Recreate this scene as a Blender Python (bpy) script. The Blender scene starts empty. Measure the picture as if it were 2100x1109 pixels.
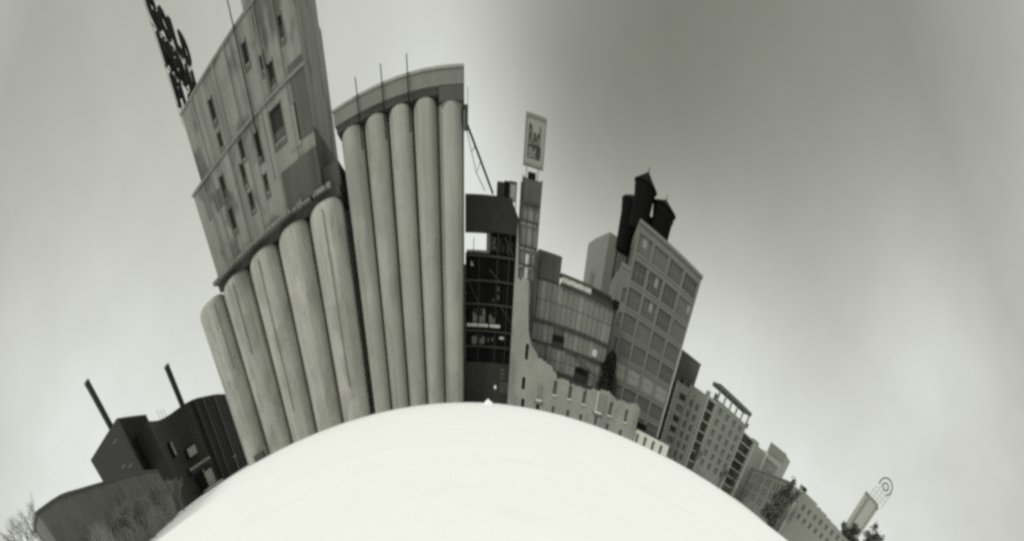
import bpy, bmesh, math, random
from mathutils import Vector, noise
R = math.radians
random.seed(7)
S = bpy.context.scene

# ------------------------------------------------------------------ camera, sky, sun, exposure
EYE = 1.6
cd = bpy.data.cameras.new('pinhole_camera')
cam = bpy.data.objects.new('pinhole_camera', cd)
S.collection.objects.link(cam)
S.camera = cam
cam.location = (0, 0, EYE)
cam.rotation_euler = (R(44), 0, 0)          # a curved-film pinhole camera tipped 46 degrees down
cd.type = 'PANO'
cd.clip_start = 0.05
cd.clip_end = 6000
S.render.engine = 'CYCLES'
def setpano(**k):
    for n, v in k.items():
        for tgt in (cd, getattr(cd, 'cycles', None)):
            if tgt is not None and hasattr(tgt, n):
                try:
                    setattr(tgt, n, v); break
                except Exception as ex:
                    print('pano', n, ex)
setpano(panorama_type='CENTRAL_CYLINDRICAL')
setpano(central_cylindrical_range_u_min=-1.26330, central_cylindrical_range_u_max=1.51727,
        central_cylindrical_range_v_min=0.64400, central_cylindrical_range_v_max=2.08042,
        central_cylindrical_radius=1.0)
S.cycles.pixel_filter_type = 'GAUSSIAN'
S.cycles.filter_width = 3.4                 # a pinhole draws softly
S.cycles.use_denoising = False
S.cycles.max_bounces = 5
S.view_settings.view_transform = 'Standard'
S.view_settings.look = 'None'
S.view_settings.gamma = 1.0
S.view_settings.use_curve_mapping = False
S.view_settings.exposure = 0.15

SUN_EL, SUN_AZ = 38.0, -128.0               # azimuth from +Y towards +X
W = bpy.data.worlds.new('World'); S.world = W; W.use_nodes = True
nt = W.node_tree; nt.nodes.clear()
def N(t, tree=None, **k):
    n = (tree or nt).nodes.new(t)
    for a, b in k.items(): setattr(n, a, b)
    return n
def lk(a, b, tree=None): (tree or nt).links.new(a, b)
out = N('ShaderNodeOutputWorld')
sky = N('ShaderNodeTexSky', sky_type='NISHITA', sun_disc=False)
sky.sun_elevation = R(SUN_EL); sky.sun_rotation = R(SUN_AZ)
bgs = N('ShaderNodeBackground'); bgs.inputs['Strength'].default_value = 0.05
bw = N('ShaderNodeRGBToBW'); lk(sky.outputs[0], bw.inputs[0])
lk(bw.outputs[0], bgs.inputs['Color'])
tc = N('ShaderNodeTexCoord')
nz = N('ShaderNodeTexNoise'); nz.inputs['Scale'].default_value = 2.2; nz.inputs['Detail'].default_value = 4; nz.inputs['Roughness'].default_value = .45
lk(tc.outputs['Generated'], nz.inputs['Vector'])
# direction bent by noise so cloud edges are uneven
mixv = N('ShaderNodeVectorMath', operation='MULTIPLY_ADD')
sub = N('ShaderNodeVectorMath', operation='SUBTRACT'); sub.inputs[1].default_value = (.5, .5, .5)
lk(nz.outputs['Color'], sub.inputs[0]); lk(sub.outputs[0], mixv.inputs[0]); mixv.inputs[1].default_value = (.03, .03, .03)
lk(tc.outputs['Generated'], mixv.inputs[2])
nrm = N('ShaderNodeVectorMath', operation='NORMALIZE'); lk(mixv.outputs[0], nrm.inputs[0])
def mth(op, a, b=None, c=None):
    m = N('ShaderNodeMath', operation=op)
    for i, v in enumerate((a, b, c)):
        if v is None: continue
        if isinstance(v, (int, float)): m.inputs[i].default_value = v
        else: lk(v, m.inputs[i])
    return m.outputs[0]
sep = N('ShaderNodeSeparateXYZ'); lk(tc.outputs['Generated'], sep.inputs[0])
grad = N('ShaderNodeValToRGB'); lk(sep.outputs['Z'], grad.inputs[0])
gr = grad.color_ramp; gr.interpolation = 'LINEAR'
gr.elements[0].position = 0.0; gr.elements[0].color = (.72, .72, .72, 1)
gr.elements[1].position = 1.0; gr.elements[1].color = (1.25, 1.25, 1.25, 1)
for p, v in ((.12, .66), (.3, .50), (.5, .44), (.75, .90)):
    e = gr.elements.new(p); e.color = (v, v, v, 1)
val = grad.outputs[0]
# cloud masses: (azimuth, elevation, spread in degrees, thin (+) or thick (-))
CLOUDS = [(12.4, 18.6, 6, -0.662), (19.9, 20.4, 7, -0.222), (4.5, 17.7, 3.5, -0.226), (8.0, 14.9, 3.5, -0.235), (11.9, 14.1, 5, -0.101), (26.5, 27.1, 9, -0.207), (34.6, 35.0, 10, -0.504), (29.0, 21.8, 7, 0.058), (-2.0, 16.9, 6, 0.163), (1.8, 14.4, 5, 0.245), (-9.1, 18.0, 7, 0.055), (40.6, 23.5, 6, 0.342), (34.6, 15.3, 4, -0.048), (42.0, 31.7, 8, 0.185), (25.9, 10.3, 8, 0.087), (-29.0, 31.4, 9, -0.252), (-25.0, 23.7, 9, 0.024), (-34.5, 19.8, 10, 0.209), (-45.2, 15.6, 10, 0.21), (44.6, 12.2, 10, 0.093), (58.1, 22.6, 10, 0.218), (10.8, 9.9, 6, 0.194), (20.9, 14.5, 5, 0.085), (20.2, 23.3, 6, -0.173)]
CLOUDS += [(110,35,16,-.35), (-110,30,15,-.3), (170,25,14,-.35), (-160,50,16,.15), (80,60,14,-.2), (0,65,14,-.15), (-70,55,14,-.2)]
acc = None
for az, el, sp, wt in CLOUDS:
    d = Vector((math.sin(R(az))*math.cos(R(el)), math.cos(R(az))*math.cos(R(el)), math.sin(R(el))))
    dp = N('ShaderNodeVectorMath', operation='DOT_PRODUCT'); lk(nrm.outputs[0], dp.inputs[0]); dp.inputs[1].default_value = d
    k = 1/(1-math.cos(R(sp)))/2
    e_ = mth('EXPONENT', mth('MULTIPLY_ADD', dp.outputs['Value'], k, -k))
    wt *= .9
    acc = mth('MULTIPLY', e_, wt) if acc is None else mth('MULTIPLY_ADD', e_, wt, acc)
val = mth('MULTIPLY', val, mth('EXPONENT', acc))
n2 = N('ShaderNodeTexNoise'); n2.inputs['Scale'].default_value = 3.4; n2.inputs['Detail'].default_value = 3
lk(tc.outputs['Generated'], n2.inputs['Vector'])
val = mth('MULTIPLY', val, mth('MULTIPLY_ADD', n2.outputs['Fac'], .14, .93))
n3 = N('ShaderNodeTexNoise'); n3.inputs['Scale'].default_value = 14; n3.inputs['Detail'].default_value = 6; n3.inputs['Roughness'].default_value = .62
lk(tc.outputs['Generated'], n3.inputs['Vector'])
val = mth('MULTIPLY', val, mth('MULTIPLY_ADD', n3.outputs['Fac'], .15, .925))
cmb = N('ShaderNodeCombineXYZ')      # toned print: thick cloud is a touch greener than thin cloud
lk(mth('MULTIPLY', val, .975), cmb.inputs[0]); lk(val, cmb.inputs[1]); lk(mth('MULTIPLY', mth('POWER', val, 1.09), .965), cmb.inputs[2])
bgc = N('ShaderNodeBackground'); lk(cmb.outputs[0], bgc.inputs['Color']); bgc.inputs['Strength'].default_value = .90
ad = N('ShaderNodeAddShader'); lk(bgs.outputs[0], ad.inputs[0]); lk(bgc.outputs[0], ad.inputs[1])
bgs.inputs['Strength'].default_value = 0.004   # the clear sky only glimmers through this overcast
lk(ad.outputs[0], out.inputs['Surface'])

sl = bpy.data.lights.new('sun', 'SUN'); so = bpy.data.objects.new('sun', sl); S.collection.objects.link(so)
sl.energy = 1.5; sl.angle = R(14); sl.color = (1, .985, .92)
sd = Vector((math.sin(R(SUN_AZ))*math.cos(R(SUN_EL)), math.cos(R(SUN_AZ))*math.cos(R(SUN_EL)), math.sin(R(SUN_EL))))
so.rotation_euler = (-sd).to_track_quat('-Z', 'Y').to_euler(); so.location = sd*400

# ------------------------------------------------------------------ materials
def mat(name, g, rough=.85, var=.25, streak=0.0, scale=.6, bump=.15, bscale=None, spec=.3, metal=0.0, blotch=0.0, bands=0.0, cracks=0.0, fine=.12, tone=.89, red=.985, sfreq=1.25):
    """grey surface: large stains + vertical rain streaks + fine grain, all in object space (metres)"""
    m = bpy.data.materials.new(name); m.use_nodes = True
    t = m.node_tree; b = t.nodes['Principled BSDF']
    b.inputs['Roughness'].default_value = rough; b.inputs['Metallic'].default_value = metal
    b.inputs['Specular IOR Level'].default_value = spec
    co = N('ShaderNodeTexCoord', t)
    def M(op, a, c=None, d=None):
        q = t.nodes.new('ShaderNodeMath'); q.operation = op
        for i, v in enumerate((a, c, d)):
            if v is None: continue
            if isinstance(v, (int, float)): q.inputs[i].default_value = v
            else: t.links.new(v, q.inputs[i])
        return q.outputs[0]
    def nse(sx, sz, det=4, ro=.6):
        mp = t.nodes.new('ShaderNodeMapping'); mp.inputs['Scale'].default_value = (sx, sx, sz)
        t.links.new(co.outputs['Object'], mp.inputs[0])
        n = t.nodes.new('ShaderNodeTexNoise'); n.inputs['Scale'].default_value = 1; n.inputs['Detail'].default_value = det; n.inputs['Roughness'].default_value = ro
        t.links.new(mp.outputs[0], n.inputs['Vector']); return n.outputs['Fac']
    v = M('MULTIPLY_ADD', nse(scale*.35, scale*.22), var*2, 1-var)
    f = M('MULTIPLY_ADD', nse(3.1, 2.6, 5, .7), fine*2, 1-fine)
    v = M('MULTIPLY', v, f)
    if streak:
        s = M('MULTIPLY_ADD', nse(sfreq, sfreq*.04, 5, .65), streak*3.2, 1-streak*1.6)
        v = M('MULTIPLY', v, M('MINIMUM', s, 1.12))
    if blotch:
        n = nse(.16, .10, 3, .6)
        mr = t.nodes.new('ShaderNodeMapRange'); mr.interpolation_type = 'SMOOTHSTEP'
        mr.inputs['From Min'].default_value = .53; mr.inputs['From Max'].default_value = .64
        mr.inputs['To Min'].default_value = 1; mr.inputs['To Max'].default_value = 1-blotch
        t.links.new(n, mr.inputs['Value']); v = M('MULTIPLY', v, mr.outputs[0])
    if bands:
        w = t.nodes.new('ShaderNodeTexWave'); w.wave_type = 'BANDS'; w.bands_direction = 'Z'
        w.inputs['Scale'].default_value = .27; w.inputs['Distortion'].default_value = .6; w.inputs['Detail'].default_value = 2
        t.links.new(co.outputs['Object'], w.inputs['Vector'])
        v = M('MULTIPLY', v, M('MULTIPLY_ADD', w.outputs['Fac'], bands, 1-bands*.6))
    if cracks:
        n = nse(.9, .03, 2, .5)
        a = M('ABSOLUTE', M('SUBTRACT', n, .5))
        mr = t.nodes.new('ShaderNodeMapRange'); mr.inputs['From Min'].default_value = 0; mr.inputs['From Max'].default_value = .012
        mr.inputs['To Min'].default_value = 1-cracks; mr.inputs['To Max'].default_value = 1
        t.links.new(a, mr.inputs['Value']); v = M('MULTIPLY', v, mr.outputs[0])
    v = M('MULTIPLY', v, g)
    c = t.nodes.new('ShaderNodeCombineColor')
    t.links.new(M('MULTIPLY', v, red), c.inputs[0]); t.links.new(v, c.inputs[1]); t.links.new(M('MULTIPLY', v, tone), c.inputs[2])
    t.links.new(c.outputs[0], b.inputs['Base Color'])
    if bump:
        bn = t.nodes.new('ShaderNodeBump'); bn.inputs['Strength'].default_value = bump; bn.inputs['Distance'].default_value = .08
        t.links.new(nse(bscale or 2.2, bscale or 2.2, 6, .65), bn.inputs['Height']); t.links.new(bn.outputs[0], b.inputs['Normal'])
    return m
M_silo = mat('silo_concrete', .34, var=.36, streak=.26, sfreq=.9, blotch=.2, bands=.015, cracks=.4, fine=.10, bump=.1)
M_silo2 = mat('silo_concrete_smooth', .28, var=.26, streak=.26, sfreq=.8, blotch=.14, bands=.01, fine=.04, bump=.1)
M_head = mat('headhouse_concrete', .20, var=.34, streak=.62, sfreq=.62, blotch=.5, fine=.10, bump=.3)
M_headlow = mat('weathered_shaded_concrete', .075, var=.3, streak=.2, fine=.2)  # dark base; also puts shade into the silo gaps
M_ledge = mat('broken_ledge_concrete', .19, var=.5, fine=.4, bump=.8)
M_coping = mat('coping_concrete', .17, var=.2, streak=.1)
M_coping2 = mat('patched_concrete', .22, var=.3, streak=.25)
M_coping3 = mat('stained_shaded_concrete', .085, var=.35, streak=.3)  # also carries the painted shade under the parapet
M_head2 = mat('older_headhouse_concrete', .15, var=.4, streak=.5, sfreq=.9)
M_headdk = mat('dark_weathered_cladding', .08, var=.4, streak=.5, sfreq=.5)
M_floor = mat('sooty_floor_slab', .05, var=.4, fine=.3)
M_pane = mat('pale_broken_pane', .16, rough=.6, var=.6, fine=.4)  # pale tone stands in for light coming through the openings
M_wareh = mat('warehouse_brick', .18, var=.2, streak=.08)
M_brush = mat('pale_dry_brush', .27, var=.3)
M_dark = mat('soot_black_steel', .007, spec=.08, rough=.85, var=.3, bump=.1)
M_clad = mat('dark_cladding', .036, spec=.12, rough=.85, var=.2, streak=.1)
M_char = mat('charred_brick', .009, spec=.05, rough=.95, var=.5)  # near-black brick of the ruined mill block
M_stone = mat('ruin_limestone', .235, var=.32, blotch=.22, fine=.38, bump=.9, bscale=1.6)
M_stonecap = mat('pale_stone_sill', .50, var=.15, fine=.2)
M_brick = mat('big_building_brick', .14, var=.12, streak=.06, fine=.10, bump=.3)
M_trim = mat('concrete_trim', .152, var=.1, streak=.05)
M_darkbrick = mat('dark_brick', .095, var=.2, streak=.05)
M_panel = mat('weathered_glass_panel', .15, rough=.45, var=.25, streak=.10, spec=.4)
M_panelb = mat('weathered_glass_panel_pale', .19, rough=.5, var=.25, streak=.1, spec=.4)
M_metal = mat('dark_frame_metal', .035, rough=.5, var=.15, spec=.4)
M_glassd = mat('window_glass_dark', .05, rough=.3, var=.4, bump=.05, bscale=.4, spec=.5)
M_glassm = mat('window_glass_mid', .10, rough=.3, var=.4, bump=.05, bscale=.4, spec=.5)
M_mull = mat('window_mullion', .15, rough=.6, var=.1)
M_glass = mat('window_glass', .072, rough=.3, var=.4, bump=.05, bscale=.4, spec=.5, fine=.02)
M_glassb = mat('window_glass_pale', .22, rough=.25, var=.3, bump=.05, spec=.5)
M_open = mat('empty_opening', .012, spec=.05, rough=.9)
M_white = mat('white_render', .52, var=.12)
M_pale = mat('pale_tower_render', .30, var=.08, streak=.04)
M_pale2 = mat('mid_tower_render', .19, var=.08)
M_winpale = mat('pale_window', .30, rough=.4, var=.15)
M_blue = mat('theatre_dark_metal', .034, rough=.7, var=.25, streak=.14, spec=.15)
M_blue2 = mat('theatre_shaded_metal', .012, rough=.75, var=.4, streak=.25, sfreq=.4, spec=.1)
M_ramp = mat('ramp_wall_concrete', .11, var=.35, streak=.15, blotch=.3)
M_letter = mat('letter_black_metal', .007, spec=.1, rough=.8)
M_signface = mat('sign_face_paint', .24, var=.08)
M_signdark = mat('sign_dark_paint', .040, var=.2)
M_condo = mat('condo_brick', .20, var=.15, fine=.12, bump=.3)
M_balc = mat('balcony_slab', .30, var=.1)
M_twig = mat('bare_twigs', .20, var=.3)
M_bark = mat('trunk_bark', .06, var=.3)
M_leaf = mat('standin_needles', .012, var=.5)
M_leaf2 = mat('winter_foliage', .095, var=.5)
M_lamp = mat('lamp_globe_white', .75, rough=.4)
M_snow = mat('snow', .86, rough=.75, var=.035, fine=.02, bump=.3, bscale=1.2, scale=.5, tone=.965, red=1.0, blotch=.03)

# ------------------------------------------------------------------ builders
class MB:
    def __init__(s): s.v = []; s.f = []; s.sm = []
    def add(s, vs, fs, smooth=False):
        o = len(s.v); s.v += [tuple(v) for v in vs]; s.f += [[i+o for i in f] for f in fs]; s.sm += [smooth]*len(fs)
    def hexa(s, p):     # 4 bottom, 4 top
        s.add(p, [(3,2,1,0), (4,5,6,7), (0,1,5,4), (1,2,6,5), (2,3,7,6), (3,0,4,7)])
    def box(s, x0, x1, y0, y1, z0, z1):
        s.hexa([(x0,y0,z0),(x1,y0,z0),(x1,y1,z0),(x0,y1,z0),(x0,y0,z1),(x1,y0,z1),(x1,y1,z1),(x0,y1,z1)])
    def prism(s, pts, z0, z1, smooth=False):
        n = len(pts); zt = z1 if isinstance(z1, (list, tuple)) else [z1]*n
        a = sum(pts[i][0]*pts[(i+1)%n][1]-pts[(i+1)%n][0]*pts[i][1] for i in range(n))
        if a < 0: pts = pts[::-1]; zt = zt[::-1]
        vs = [(x,y,z0) for x,y in pts]+[(p[0],p[1],z) for p,z in zip(pts, zt)]
        s.add(vs, [(i,(i+1)%n,(i+1)%n+n,i+n) for i in range(n)], smooth)
        s.add(vs, [tuple(range(n))[::-1], tuple(range(n,2*n))])
    def lathe(s, cx, cy, prof, n=32, smooth=True):
        o = [(cx+r*math.cos(2*math.pi*i/n), cy+r*math.sin(2*math.pi*i/n), z) for r,z in prof for i in range(n)]
        k = len(prof)
        s.add(o, [(j*n+i, j*n+(i+1)%n, (j+1)*n+(i+1)%n, (j+1)*n+i) for j in range(k-1) for i in range(n)], smooth)
        s.add(o, [tuple(range((k-1)*n, k*n)), tuple(range(n))[::-1]])
    def tube(s, p, q, r, r2=None, n=6):
        p, q = Vector(p), Vector(q); d = (q-p)
        if d.length < 1e-6: return
        d.normalize(); a = d.orthogonal().normalized(); b = d.cross(a); r2 = r if r2 is None else r2
        vs = [p+(a*math.cos(t)+b*math.sin(t))*r for t in [2*math.pi*i/n for i in range(n)]]+[q+(a*math.cos(t)+b*math.sin(t))*r2 for t in [2*math.pi*i/n for i in range(n)]]
        s.add(vs, [(i,(i+1)%n,(i+1)%n+n,i+n) for i in range(n)], n > 5)
        s.add(vs, [tuple(range(n))[::-1], tuple(range(n,2*n))])
    def build(s, name, m, parent=None, **props):
        L = Vector(parent.location) if parent is not None and parent.parent is None else Vector((0,0,0))
        if parent is not None and parent.parent is not None: L = Vector(parent['_w'])
        me = bpy.data.meshes.new(name)
        me.from_pydata([tuple(Vector(v)-L) for v in s.v], [], s.f); me.materials.append(m)
        me.polygons.foreach_set('use_smooth', s.sm); me.update()
        o = bpy.data.objects.new(name, me); S.collection.objects.link(o)
        if parent is not None: o.parent = parent
        for k, v in props.items(): o[k] = v
        return o
def thing(name, label, cat, loc=(0,0,0), group=None):
    o = bpy.data.objects.new(name, None); S.collection.objects.link(o); o.location = loc; o.empty_display_size = .5
    o['label'] = label; o['category'] = cat
    if group: o['group'] = group
    return o
def tag(o, label, cat, group=None):
    o['label'] = label; o['category'] = cat
    if group: o['group'] = group
    return o

class Fr:
    """a facade: origin, direction along it, outward normal; P(u, z, n) gives a world point"""
    def __init__(s, p0, p1):
        s.o = Vector((p0[0], p0[1], 0)); d = Vector((p1[0]-p0[0], p1[1]-p0[1], 0)); s.W = d.length; s.u = d.normalized(); s.n = Vector((s.u.y, -s.u.x, 0))
        s.rot = math.atan2(s.u.y, s.u.x)
    def P(s, u, z, n=0.0):
        return s.o+s.u*u+s.n*n+Vector((0,0,z))
    def box(s, mb, u0, u1, z0, z1, n0, n1):
        P = s.P; mb.hexa([P(u0,z0,n1),P(u1,z0,n1),P(u1,z0,n0),P(u0,z0,n0),P(u0,z1,n1),P(u1,z1,n1),P(u1,z1,n0),P(u0,z1,n0)])
    def wall(s, mb, u0, u1, z0, top, ops, d=.35, sub=[]):
        """front skin with real recessed openings; top is a height or a polyline [(u,z)...]"""
        T = (lambda u: top) if isinstance(top, (int, float)) else (lambda u: interp(top, u))
        us = sorted(set([u0, u1]+[round(c, 4) for o in ops for c in o[:2] if u0 < c < u1]+([round(p[0], 4) for p in top if u0 < p[0] < u1] if not isinstance(top, (int, float)) else [])+list(sub)))
        zs = sorted(set([z0]+[round(c, 4) for o in ops for c in o[2:4] if c > z0]))
        def isop(u, z): return any(o[0]-1e-4 <= u <= o[1]+1e-4 and o[2]-1e-4 <= z <= o[3]+1e-4 for o in ops)
        for a, b in zip(us[:-1], us[1:]):
            ta, tb = T(a), T(b); lim = min(ta, tb); zz = [z for z in zs if z < lim-1e-3]+[None]
            for i in range(len(zz)-1):
                za = zz[i]; zb = zz[i+1]; mid = (za+(zb if zb is not None else lim))/2
                if isop((a+b)/2, mid): continue
                zl, zr = (zb, zb) if zb is not None else (ta, tb)
                P = s.P
                mb.add([P(a,za),P(b,za),P(b,zr),P(a,zl)], [(0,1,2,3)])
                if zb is None: mb.add([P(a,zl),P(b,zr),P(b,zr,-d),P(a,zl,-d)], [(0,1,2,3)])
        for o in ops:
            a, b, za, zb = o[:4]; P = s.P
            mb.add([P(a,za),P(a,za,-d),P(a,zb,-d),P(a,zb)], [(0,1,2,3)]); mb.add([P(b,za,-d),P(b,za),P(b,zb),P(b,zb,-d)], [(0,1,2,3)])
            mb.add([P(a,za),P(b,za),P(b,za,-d),P(a,za,-d)], [(0,1,2,3)])
            mb.add([P(a,zb,-d),P(b,zb,-d),P(b,zb),P(a,zb)], [(0,1,2,3)])
def interp(pl, x):
    if x <= pl[0][0]: return pl[0][1]
    for (a, za), (b, zb) in zip(pl[:-1], pl[1:]):
        if a <= x <= b: return za+(zb-za)*(x-a)/(b-a) if b > a else zb
    return pl[-1][1]

_wc = {}
def window(parent, fr, u, z, w, h, nx=3, ny=2, gm=None, fm=None, dep=-.22, sill=None, label=None, fw=.12, mw=.06):
    """window part (frame and glazing bars) with a pane sub-part; meshes shared between alike windows"""
    gm = gm or M_glass; fm = fm or M_mull
    key = (round(w,2), round(h,2), nx, ny, gm.name, fm.name, round(fr.rot,3), sill.name if sill else '')
    if key not in _wc:
        a = Fr((0,0), (math.cos(fr.rot), math.sin(fr.rot)))
        mb = MB()
        a.box(mb, 0, w, 0, fw, 0, .08); a.box(mb, 0, w, h-fw, h, 0, .08); a.box(mb, 0, fw, fw, h-fw, 0, .08); a.box(mb, w-fw, w, fw, h-fw, 0, .08)
        for i in range(1, nx):
            c = w*i/nx; a.box(mb, c-mw, c+mw, fw, h-fw, 0, .07)
        for j in range(1, ny):
            c = h*j/ny; a.box(mb, fw, w-fw, c-mw*.8, c+mw*.8, 0, .05)
        pb = MB(); a.box(pb, .02, w-.02, .02, h-.02, -.04, -.01)
        def mk(b, n, m):
            me = bpy.data.meshes.new(n); me.from_pydata([tuple(v) for v in b.v], [], b.f); me.materials.append(m); me.update(); return me
        sb = None
        if sill:
            q = MB(); a.box(q, -.12, w+.12, -.22, -.01, -.1, .42); sb = mk(q, 'sill', sill)
        _wc[key] = (mk(mb, 'window', fm), mk(pb, 'pane', gm), sb)
    me, pm, sb = _wc[key]
    o = bpy.data.objects.new('window', me); S.collection.objects.link(o); o.parent = parent
    o.location = fr.P(u, z, dep)-Vector(parent.location)
    p = bpy.data.objects.new('pane', pm); S.collection.objects.link(p); p.parent = o
    if sb:
        q = bpy.data.objects.new('sill', sb); S.collection.objects.link(q); q.parent = o
    if label: o['label'] = label
    return o
def text_part(txt, name, m, parent, loc, rot, size, depth, sx=1.0, bold=.012, **props):
    c = bpy.data.curves.new(name, 'FONT'); c.body = txt; c.size = size; c.extrude = depth; c.align_x = 'LEFT'; c.offset = bold*size
    c.resolution_u = 3
    o = bpy.data.objects.new(name, c); S.collection.objects.link(o)
    dg = bpy.context.evaluated_depsgraph_get(); me = bpy.data.meshes.new_from_object(o.evaluated_get(dg))
    bpy.data.objects.remove(o)
    me.materials.clear(); me.materials.append(m)
    o = bpy.data.objects.new(name, me); S.collection.objects.link(o)
    o.parent = parent; o.location = Vector(loc)-Vector(parent.location); o.rotation_euler = rot; o.scale = (sx, 1, 1)
    for k, v in props.items(): o[k] = v
    return o

# ------------------------------------------------------------------ ground
def snow_field():
    vs = [(0,0,0)]; fs = []; n = 180; rs = [0.6]
    while rs[-1] < 4000: rs.append(rs[-1]*1.075)
    for r in rs:
        for i in range(n):
            a = 2*math.pi*i/n; x, y = r*math.cos(a), r*math.sin(a)
            z = 0
            if r < 160:
                z = .035*noise.noise(Vector((x*.35, y*.35, 0)))*min(1, r/4)+.05*noise.noise(Vector((x*.08, y*.08, 3)))
                z *= max(0, 1-r/160)
            vs.append((x, y, z))
    fs += [(0, 1+i, 1+(i+1)%n) for i in range(n)]
    for k in range(len(rs)-1):
        for i in range(n):
            fs.append((1+k*n+i, 1+(k+1)*n+i, 1+(k+1)*n+(i+1)%n, 1+k*n+(i+1)%n))
    mb = MB(); mb.add(vs, fs, True); return mb.build('snow_ground', M_snow, None, kind='structure')
snow_field()

# ------------------------------------------------------------------ grain elevator with headhouse (left)
E1 = thing('grain_elevator', 'tall grain elevator of five wide concrete silos under a stained windowed headhouse, left of centre', 'grain elevator', (-41, 140, 0))
for i in range(5):
    cx = -61.3+7.9*i; mb = MB()
    mb.lathe(cx, 140, [(3.82,0),(3.82,31.9),(3.72,32.6),(3.4,33.2),(2.9,33.5)], 48)
    mb.build('silo', M_silo, E1)
for i in range(5):     # rear rank closing the gaps
    cx = -61.3+7.9*i; mb = MB(); mb.lathe(cx, 147.9, [(3.94,0),(3.94,33)], 24); mb.build('rear_silo', M_silo, E1)
mb = MB(); mb.box(-61.3,-29.7,141.2,143,0,33.2); mb.build('seam_shade_wall', M_headlow, E1)  # dark wall that paints the shade between the silos
mb = MB(); mb.box(-57.6,-25.9,138.4,156,33.3,34.5); mb.build('roof_deck', M_headlow, E1)  # deck coloured dark for the shade under the ledge
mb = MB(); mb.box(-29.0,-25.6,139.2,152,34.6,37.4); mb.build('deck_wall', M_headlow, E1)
mb = MB(); mb.box(-57.9,-36.5,136.4,139,34.5,35.1)
for k in range(26):    # broken lip
    x = -57.5+k*.82; mb.box(x, x+.5+.3*random.random(), 136.1-.3*random.random(), 136.4, 34.55, 34.75+.35*random.random())
mb.build('ledge', M_ledge, E1)
mb = MB(); x = -36.4
while x < -27.2:
    w = .3+random.random()**2*2.2; mb.box(x, x+w*(.7+.3*random.random()), 136.3+random.random()*.9, 138.6, 34.5, 34.65+.8*random.random()**1.6); x += w
mb.build('broken_parapet', M_ledge, E1)
F = Fr((-56.8,138), (-29.3,138))
X = lambda x: x+56.8
low_ops = [(-50.3,-49.4,43.6,46.4),(-45.4,-44.6,42.4,45.2),(-50.2,-49.3,39.0,41.9),(-41.1,-40.4,39.4,41.6),(-45.1,-44.3,39.0,41.3),(-44.6,-43.8,45.3,47.6),(-41.1,-40.3,43.7,46.5),(-37.4,-34.9,43.4,47.0)]
up_ops = [(-39.8,-39.0,53.3,55.4),(-48.4,-47.6,52.4,54.8),(-48.3,-47.7,49.0,50.8),(-37.0,-36.2,51.2,52.6),(-32.6,-31.9,52.0,54.0),(-36.0,-34.9,47.0+1.9,51.2)]
mb = MB(); F.wall(mb, 0, 31.1-11.6, 35.0, 48.2, [(X(a),X(b),c,d) for a,b,c,d in low_ops if b < -37.5], .5)
F.wall(mb, 19.5, 27.5, 39.9, 48.2, [(X(a),X(b),c,d) for a,b,c,d in low_ops if b > -37.5], .5)
F2 = Fr((-54.2,138), (-29.3,138)); X2 = lambda x: x+54.2
F2.wall(mb, 0, 24.9, 48.2, 57.4, [(X2(a),X2(b),c,d) for a,b,c,d in up_ops], .5)
mb.prism([(-56.8,138.5),(-29.32,138.5),(-29.32,160),(-61.5,168)],35,48.2); mb.prism([(-54.2,138.5),(-29.32,138.5),(-29.32,160),(-59.6,168)],48.2,57.3)
mb.add([(-29.3,138,39.9),(-29.3,138.5,39.9),(-29.3,138.5,57.4),(-29.3,138,57.4)], [(3,2,1,0)])
mb.add([(-56.8,138,35),(-56.8,138.5,35),(-56.8,138.5,48.2),(-56.8,138,48.2)], [(0,1,2,3)])
mb.add([(-54.2,138,48.2),(-54.2,138.5,48.2),(-54.2,138.5,57.4),(-54.2,138,57.4)], [(0,1,2,3)])
mb.build('headhouse', M_head, E1)
mb = MB(); mb.box(-57.0,-29.2,137.75,137.98,48.0,48.4); mb.build('string_course', M_coping, E1)
mb = MB(); mb.box(-37.3,-29.25,137.7,138.4,35.05,39.9); mb.build('lower_cladding', M_headdk, E1)
mb = MB(); mb.prism([(-29.28,138.45),(-29.1,138.45),(-29.1,160),(-29.28,160)], 33.4, 42.0); mb.build('side_cladding', M_headdk, E1)
mb = MB(); mb.box(-54.3,-29.2,137.85,138.3,57.3,57.65); mb.build('roof_coping', M_coping, E1)
mb = MB(); mb.box(-38.4,-29.6,138.6,159.8,57.7,68); mb.build('penthouse', M_head, E1)
hr = random.Random(4)
for a,b,c,d in low_ops+up_ops:      # rusted frame around each opening, ragged boards inside some
    mb = MB()
    mb.box(a-.22,a-.02,137.93,137.99,c-.25,d+.2); mb.box(b+.02,b+.2,137.93,137.99,c-.25,d+.2); mb.box(a-.22,b+.2,137.92,137.99,c-.45-.5*hr.random(),c-.27); mb.build('window_surround', M_coping3, E1)
    if hr.random() < .6:
        k_ = hr.uniform(.2,.6); mb = MB(); mb.box(a+.06,b-.06,138.3,138.36,c+.06,c+(d-c)*k_); mb.build('board', M_headlow, E1)
    mb = MB(); mb.box(a+.03,b-.03,138.42,138.47,c+.03,d-.03); mb.build('window', M_clad, E1)
for x, z0, z1 in ((-52.0,35.2,48),(-47.2,35.2,48),(-43.4,35.2,48),(-38.9,40,48),(-33.2,40,57),(-51.5,48.5,57.3),(-46.0,48.5,57.3),(-43.2,48.5,57.3),(-36.6,48.5,57.3)):
    mb = MB(); mb.box(x,x+.22,137.86,137.99,z0,z1); mb.build('pilaster_rib', M_coping, E1)
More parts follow.
